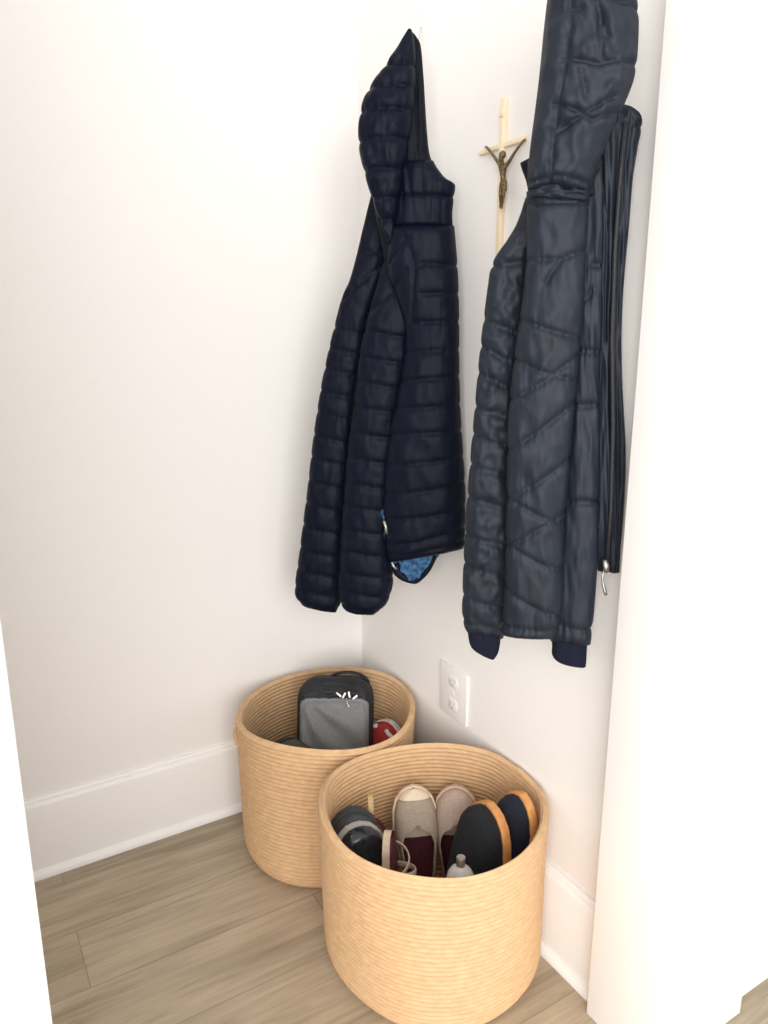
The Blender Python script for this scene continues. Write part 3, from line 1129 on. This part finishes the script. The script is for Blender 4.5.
# blue patterned lining seen under the hem and through the opened side vent
cloth_panel('lining', M['fleece'], jl,
            [(378, 500, 396, 500), (379, 515, 398, 515), (382, 532, 400, 532), (388, 548, 430, 546), (392, 560, 440, 552), (394, 568, 437, 558), (398, 575, 431, 568), (410, 581, 420, 580)],
            PL1, off=0.000, T=0.014, Tb=0.010, A=0.0, wr=0.004, wf=(0.1, 0.06), seed=9, nv=60, end=6)
cloth_panel('lining_binding', M['navy'], jl,
            [(391, 566, 399, 562), (394, 574, 402, 571), (401, 580, 407, 576), (411, 583.5, 413, 579), (418, 583, 416, 578.5), (427, 575, 424, 571), (433, 566, 430, 563), (438, 553, 434, 552)],
            PL1, off=0.012, T=0.006, Tb=0.004, A=0.0, wr=0.0, seed=9, nv=50, nu=12, end=3)
# body
BD1 = [(392, 226, 454, 226), (389, 250, 456, 250), (388, 272, 457.5, 270), (398, 300, 458.5, 296), (406, 330, 459, 328), (404, 360, 459, 356), (398, 395, 459.5, 390), (391, 430, 461, 425), (386, 465, 463, 455), (384, 500, 465, 490), (385, 530, 465, 520), (387, 550, 464.5, 540), (391, 561, 463, 548)]
cloth_panel('body', M['navy'], jl, BD1, PL1, off=0.014, T=0.040, Tb=0.03,
            seams=[[(418, 270), (426, 266), (462, 266)], [(424, 295), (462, 294)], [(416, 323), (462, 322)], [(380, 356), (414, 352), (470, 349)], [(380, 383), (414, 379), (470, 376)],
                   [(380, 408), (470, 404)], [(380, 436), (410, 431), (470, 430)], [(380, 463), (410, 461), (470, 456)], [(380, 492), (425, 488), (470, 480)],
                   [(380, 517), (430, 513), (470, 504)], [(380, 543), (420, 537), (470, 525)], [(380, 553), (420, 548), (470, 537)],
                   [(386, 272), (396, 258), (410, 240)], [(413, 322), (416, 300), (418, 275), (414, 252)], [(388, 300), (410, 272)]],
            A=0.0065, w=7, wr=0.0018, wf=(0.04, 0.03), seed=3, nv=180, nu=60, gather=0.002, end=9)
# hood, the padded outer shell hanging on the left of its opening
HD1 = [(409.5, 30, 411.5, 30.5), (398, 48, 414.5, 48), (384, 69, 415, 72), (368, 92, 414, 96), (361, 114, 412, 118), (359, 140, 409, 142), (363, 166, 405, 166), (371, 194, 401, 192), (380, 220, 396, 216), (388, 244, 392, 243)]
cloth_panel('hood', M['navy'], jl, HD1, PL1, off=0.030, T=0.05, Tb=0.03,
            seams=hs([69, 92, 115, 144, 173, 201, 222], 350, 420, -3), A=0.008, w=10, wr=0.003, wf=(0.06, 0.04), seed=6, gather=0.003, end=14, endmin=0.2)
# dark panel painted as the shade in the valley between hood and yoke
cloth_panel('yoke_shade', M['dark_lining'], jl,
            [(372, 196, 402, 185), (377, 220, 402, 210), (382, 245, 398, 235), (385, 262, 391, 258), (386.5, 276, 388, 274)],
            PL1, off=0.004, T=0.014, Tb=0.012, A=0, wr=0.002, seed=3, nv=40, nu=20, end=6)
# zip pull and cord toggle at the side vent
def blob(mb, pts, r): mb.tube(pts, r, 8); return mb


n1 = Vector((-0.66, -0.75, 0)).normalized()
def j1(px, py, off=0.05): return on_plane(px, py, P1 + n1 * off, n1)
blob(MB(), [j1(384, 521), j1(386, 527), j1(386.5, 534)], 0.003).build('zip_pull', M['metal'], jl)
blob(MB(), [j1(392, 562, 0.03), j1(393.5, 566, 0.03), j1(396.5, 569, 0.03)], 0.003).build('cord_toggle', M['metal'], jl)
blob(MB(), [j1(465.5, 531, 0.02), j1(466, 540, 0.02), j1(466.5, 549, 0.02)], 0.0022).build('zip_pull', M['metal'], jl)

# ---------------------------------------------------------------- right jacket
P2 = Vector((-0.035, -0.79, 0)); D2 = Vector((-0.73, 0.68, 0))
PL2 = (P2, D2)
n2 = Vector((-0.68, -0.73, 0)).normalized()
hk2 = on_plane(588, -62, P2, n2)
jr = thing('quilted_jacket', tuple(hk2), 'right slate-navy hooded jacket with chevron quilting, open zip and knit cuffs', 'jacket', 'hooded jackets on the right wall')
# zipped front edge, hanging behind at the right
FR2 = [(606, 104, 626, 106), (602, 116, 641, 119), (594, 140, 637, 148), (592, 170, 632, 180), (594, 220, 628, 230), (596, 270, 623.5, 280), (596, 330, 621, 335), (596, 390, 622, 390), (597, 450, 625, 452), (597, 510, 623, 512), (597, 550, 620, 548), (598, 570, 619, 572)]
cloth_panel('front_panel', M['slate'], jr, FR2, PL2, off=-0.022, T=0.020, Tb=0.016,
            seams=[[(622, 108), (617, 160), (613, 240), (610, 340), (611, 450), (609, 570)], [(630, 122), (625, 170), (619, 260), (616, 340), (618, 450), (616, 570)], [(600, 120), (640, 128)], [(598, 135), (606, 240), (604, 340)]],
            A=0.008, w=6, wr=0.004, wf=(0.12, 0.012), seed=21, nv=150, end=8)
blob(MB(), [on_plane(x, y, P2 + n2 * 0.000, n2) for x, y in ((625, 122), (620, 180), (615, 250), (612, 340), (613, 430), (611, 510), (607, 562))], 0.0036).build('zipper', M['zip'], jr)
zp = MB()
zp.tube([on_plane(x, y, P2 + n2 * 0.008, n2) for x, y in ((604.5, 560), (606, 566), (606, 571))], [0.004, 0.0055, 0.0045], 10)
zp.tube([on_plane(x, y, P2 + n2 * 0.009, n2) for x, y in ((603.5, 571), (602.5, 577), (603, 584), (605, 591), (606, 595))], [0.0016, 0.0016, 0.0022, 0.003, 0.0022], 8)
zp.build('zip_pull', M['metal'], jr)
blob(MB(), [on_plane(597, 522, P2 + n2 * 0.0, n2), on_plane(597.5, 528, P2 + n2 * 0.0, n2)], 0.0022).build('snap', M['metal'], jr)
# collar points
cloth_panel('collar', M['dark_lining'], jr,
            [(520, 163, 530, 158), (522, 170, 550, 166), (526, 181, 590, 176), (528, 192, 600, 186), (528, 204, 602, 200)],
            PL2, off=-0.002, T=0.022, Tb=0.014, seams=[], A=0.0, wr=0.003, seed=22, nv=50, end=5)
# left sleeve
SA2 = [(526, 198, 545, 196), (518, 222, 545, 220), (508, 240, 540, 240), (493, 263, 530, 265), (488, 290, 524, 300), (481, 345, 518, 350), (475, 410, 514, 415), (469, 480, 512, 480), (465, 540, 510, 540), (463, 590, 509, 590), (463, 618, 507, 615), (468, 631, 503, 637)]
cloth_panel('sleeve', M['slate'], jr, SA2, PL2, off=-0.020, T=0.028, Tb=0.024,
            seams=[[(480, 265), (500, 267), (530, 262)], [(480, 318), (515, 332)], [(478, 345), (512, 362)], [(474, 371), (512, 388)], [(470, 404), (512, 418)], [(467, 432), (512, 446)],
                   [(464, 462), (510, 474)], [(462, 494), (510, 506)], [(460, 530), (508, 543)], [(458, 560), (508, 574)], [(456, 592), (508, 604)], [(460, 617), (508, 625)]],
            A=0.008, w=9, wr=0.004, wf=(0.05, 0.05), seed=23, nv=170, gather=0.002)
cloth_panel('cuff', M['knit'], jr, [(467, 624, 501, 631), (468, 634, 500.5, 640), (470, 644, 499, 650), (474, 649, 496.5, 656), (484, 655.5, 493, 660)],
            PL2, off=-0.020, T=0.020, Tb=0.016, A=0, wr=0.0, seed=24, nv=40, end=4)
# right sleeve
SB2 = [(583, 178, 602, 165), (584, 210, 602, 200), (582, 250, 602, 250), (578, 330, 601, 320), (573, 400, 599, 395), (569, 450, 599, 450), (564, 510, 598, 510), (561, 560, 597, 560), (557, 600, 594, 605), (553, 626, 591.5, 630), (551, 640, 590, 643)]
cloth_panel('sleeve', M['slate'], jr, SB2, PL2, off=0.000, T=0.030, Tb=0.024,
            seams=[[(590, 265), (602, 266)], [(572, 405), (603, 404)], [(568, 499), (600, 500)], [(570, 350), (600, 352)], [(550, 620), (596, 628)], [(585, 300), (592, 290)]],
            A=0.009, w=9, wr=0.003, wf=(0.07, 0.015), seed=25, nv=170, gather=0.003)
cloth_panel('cuff', M['knit'], jr, [(551, 634, 588, 640), (552, 645, 587, 648), (552, 654, 586.5, 657), (557, 660, 586, 664), (572, 665, 585.5, 667)],
            PL2, off=0.000, T=0.022, Tb=0.018, A=0, wr=0.0, seed=26, nv=40, end=4)
# back panel
BK2 = [(527, 192, 589, 192), (527, 215, 588, 215), (527, 250, 586, 250), (524, 290, 584, 290), (517, 340, 580, 340), (511, 390, 576, 390), (508, 430, 572, 430), (507, 480, 568, 480), (506, 530, 564, 530), (505, 580, 563, 580), (503, 615, 561, 615), (503, 634, 556, 637)]
cloth_panel('back_panel', M['slate'], jr, BK2, PL2, off=0.022, T=0.044, Tb=0.03,
            seams=[[(500, 455), (540, 428), (582, 396)], [(500, 502), (540, 478), (580, 450)], [(500, 548), (540, 524), (575, 505)], [(500, 536), (536, 556), (570, 570)], [(500, 582), (536, 602), (570, 616)],
                   [(500, 405), (545, 380), (585, 350)], [(512, 358), (545, 372), (585, 382)], [(515, 318), (548, 330), (585, 340)], [(545, 285), (560, 262), (586, 250)], [(528, 262), (560, 262)],
                   [(495, 622), (560, 624)], [(527, 206), (590, 205)], [(500, 490), (540, 512), (575, 524)]],
            A=0.007, w=8, wr=0.0035, wf=(0.035, 0.022), seed=27, nv=200, nu=64, gather=0.0025, end=9)
# neck band between hood and back
cloth_panel('neck_band', M['slate'], jr, [(528, 162, 596, 172), (528, 176, 592, 184), (528, 192, 589, 196), (528, 203, 587, 206)],
            PL2, off=0.026, T=0.044, Tb=0.02, seams=[[(520, 203), (592, 204)], [(528, 188), (560, 184), (590, 190)]], A=0.006, w=6, wr=0.006, wf=(0.05, 0.1), seed=28, nv=50, end=5)
# hood
HD2 = [(572, -64, 600, -64), (560, -48, 620, -46), (553, -26, 631, -22), (548, 0, 637, 8), (544, 34, 637.5, 40), (540, 75, 634, 76), (536, 108, 624, 104), (532, 138, 611, 132), (529.5, 160, 602, 154), (528, 178, 594, 174), (528, 190, 588, 191)]
cloth_panel('hood', M['slate'], jr, HD2, PL2, off=0.040, T=0.055, Tb=0.035,
            seams=[[(572, -40), (570, 10), (570, 30), (566, 70), (558, 110), (553, 150), (550, 190)], [(590, -40), (592, 0), (598, 25), (606, 50)], [(610, 13), (640, 14)], [(596, 75), (640, 66)], [(563, 70), (600, 75)],
                   [(555, 112), (580, 120), (590, 128), (618, 116)], [(556, 140), (580, 124), (612, 104)], [(530, 185), (560, 180), (590, 186)], [(598, 25), (600, 72)], [(570, 24), (580, 22)], [(580, 80), (584, 105)]],
            A=0.008, w=8, wr=0.0045, wf=(0.035, 0.03), seed=29, nv=150, nu=56, gather=0.003, end=12, endmin=0.3)

# ---------------------------------------------------------------- light
w = bpy.data.worlds.new('room_light')
S.world = w
w.use_nodes = True
bg = w.node_tree.nodes['Background']
bg.inputs['Color'].default_value = (1.0, 0.992, 0.98, 1)
bg.inputs['Strength'].default_value = 1.2


def area(name, loc, target, sx, sy, power, col):
    l = bpy.data.lights.new(name, 'AREA')
    l.shape = 'RECTANGLE'
    l.size = sx; l.size_y = sy
    l.energy = power
    l.color = col
    o = bpy.data.objects.new(name, l)
    C.objects.link(o)
    o.location = loc
    o.rotation_euler = (Vector(target) - Vector(loc)).to_track_quat('-Z', 'Y').to_euler()
    return o


area('assumed_daylight_lamp', (-1.85, -3.4, 1.40), (-0.3, -0.3, 0.7), 2.6, 2.2, 116, (1.0, 0.995, 0.985))  # added lamp behind the camera for an assumed window; no window is built

S.view_settings.view_transform = 'Standard'
S.view_settings.look = 'None'
S.view_settings.gamma = 1
S.view_settings.exposure = 0.1
S.view_settings.use_curve_mapping = False
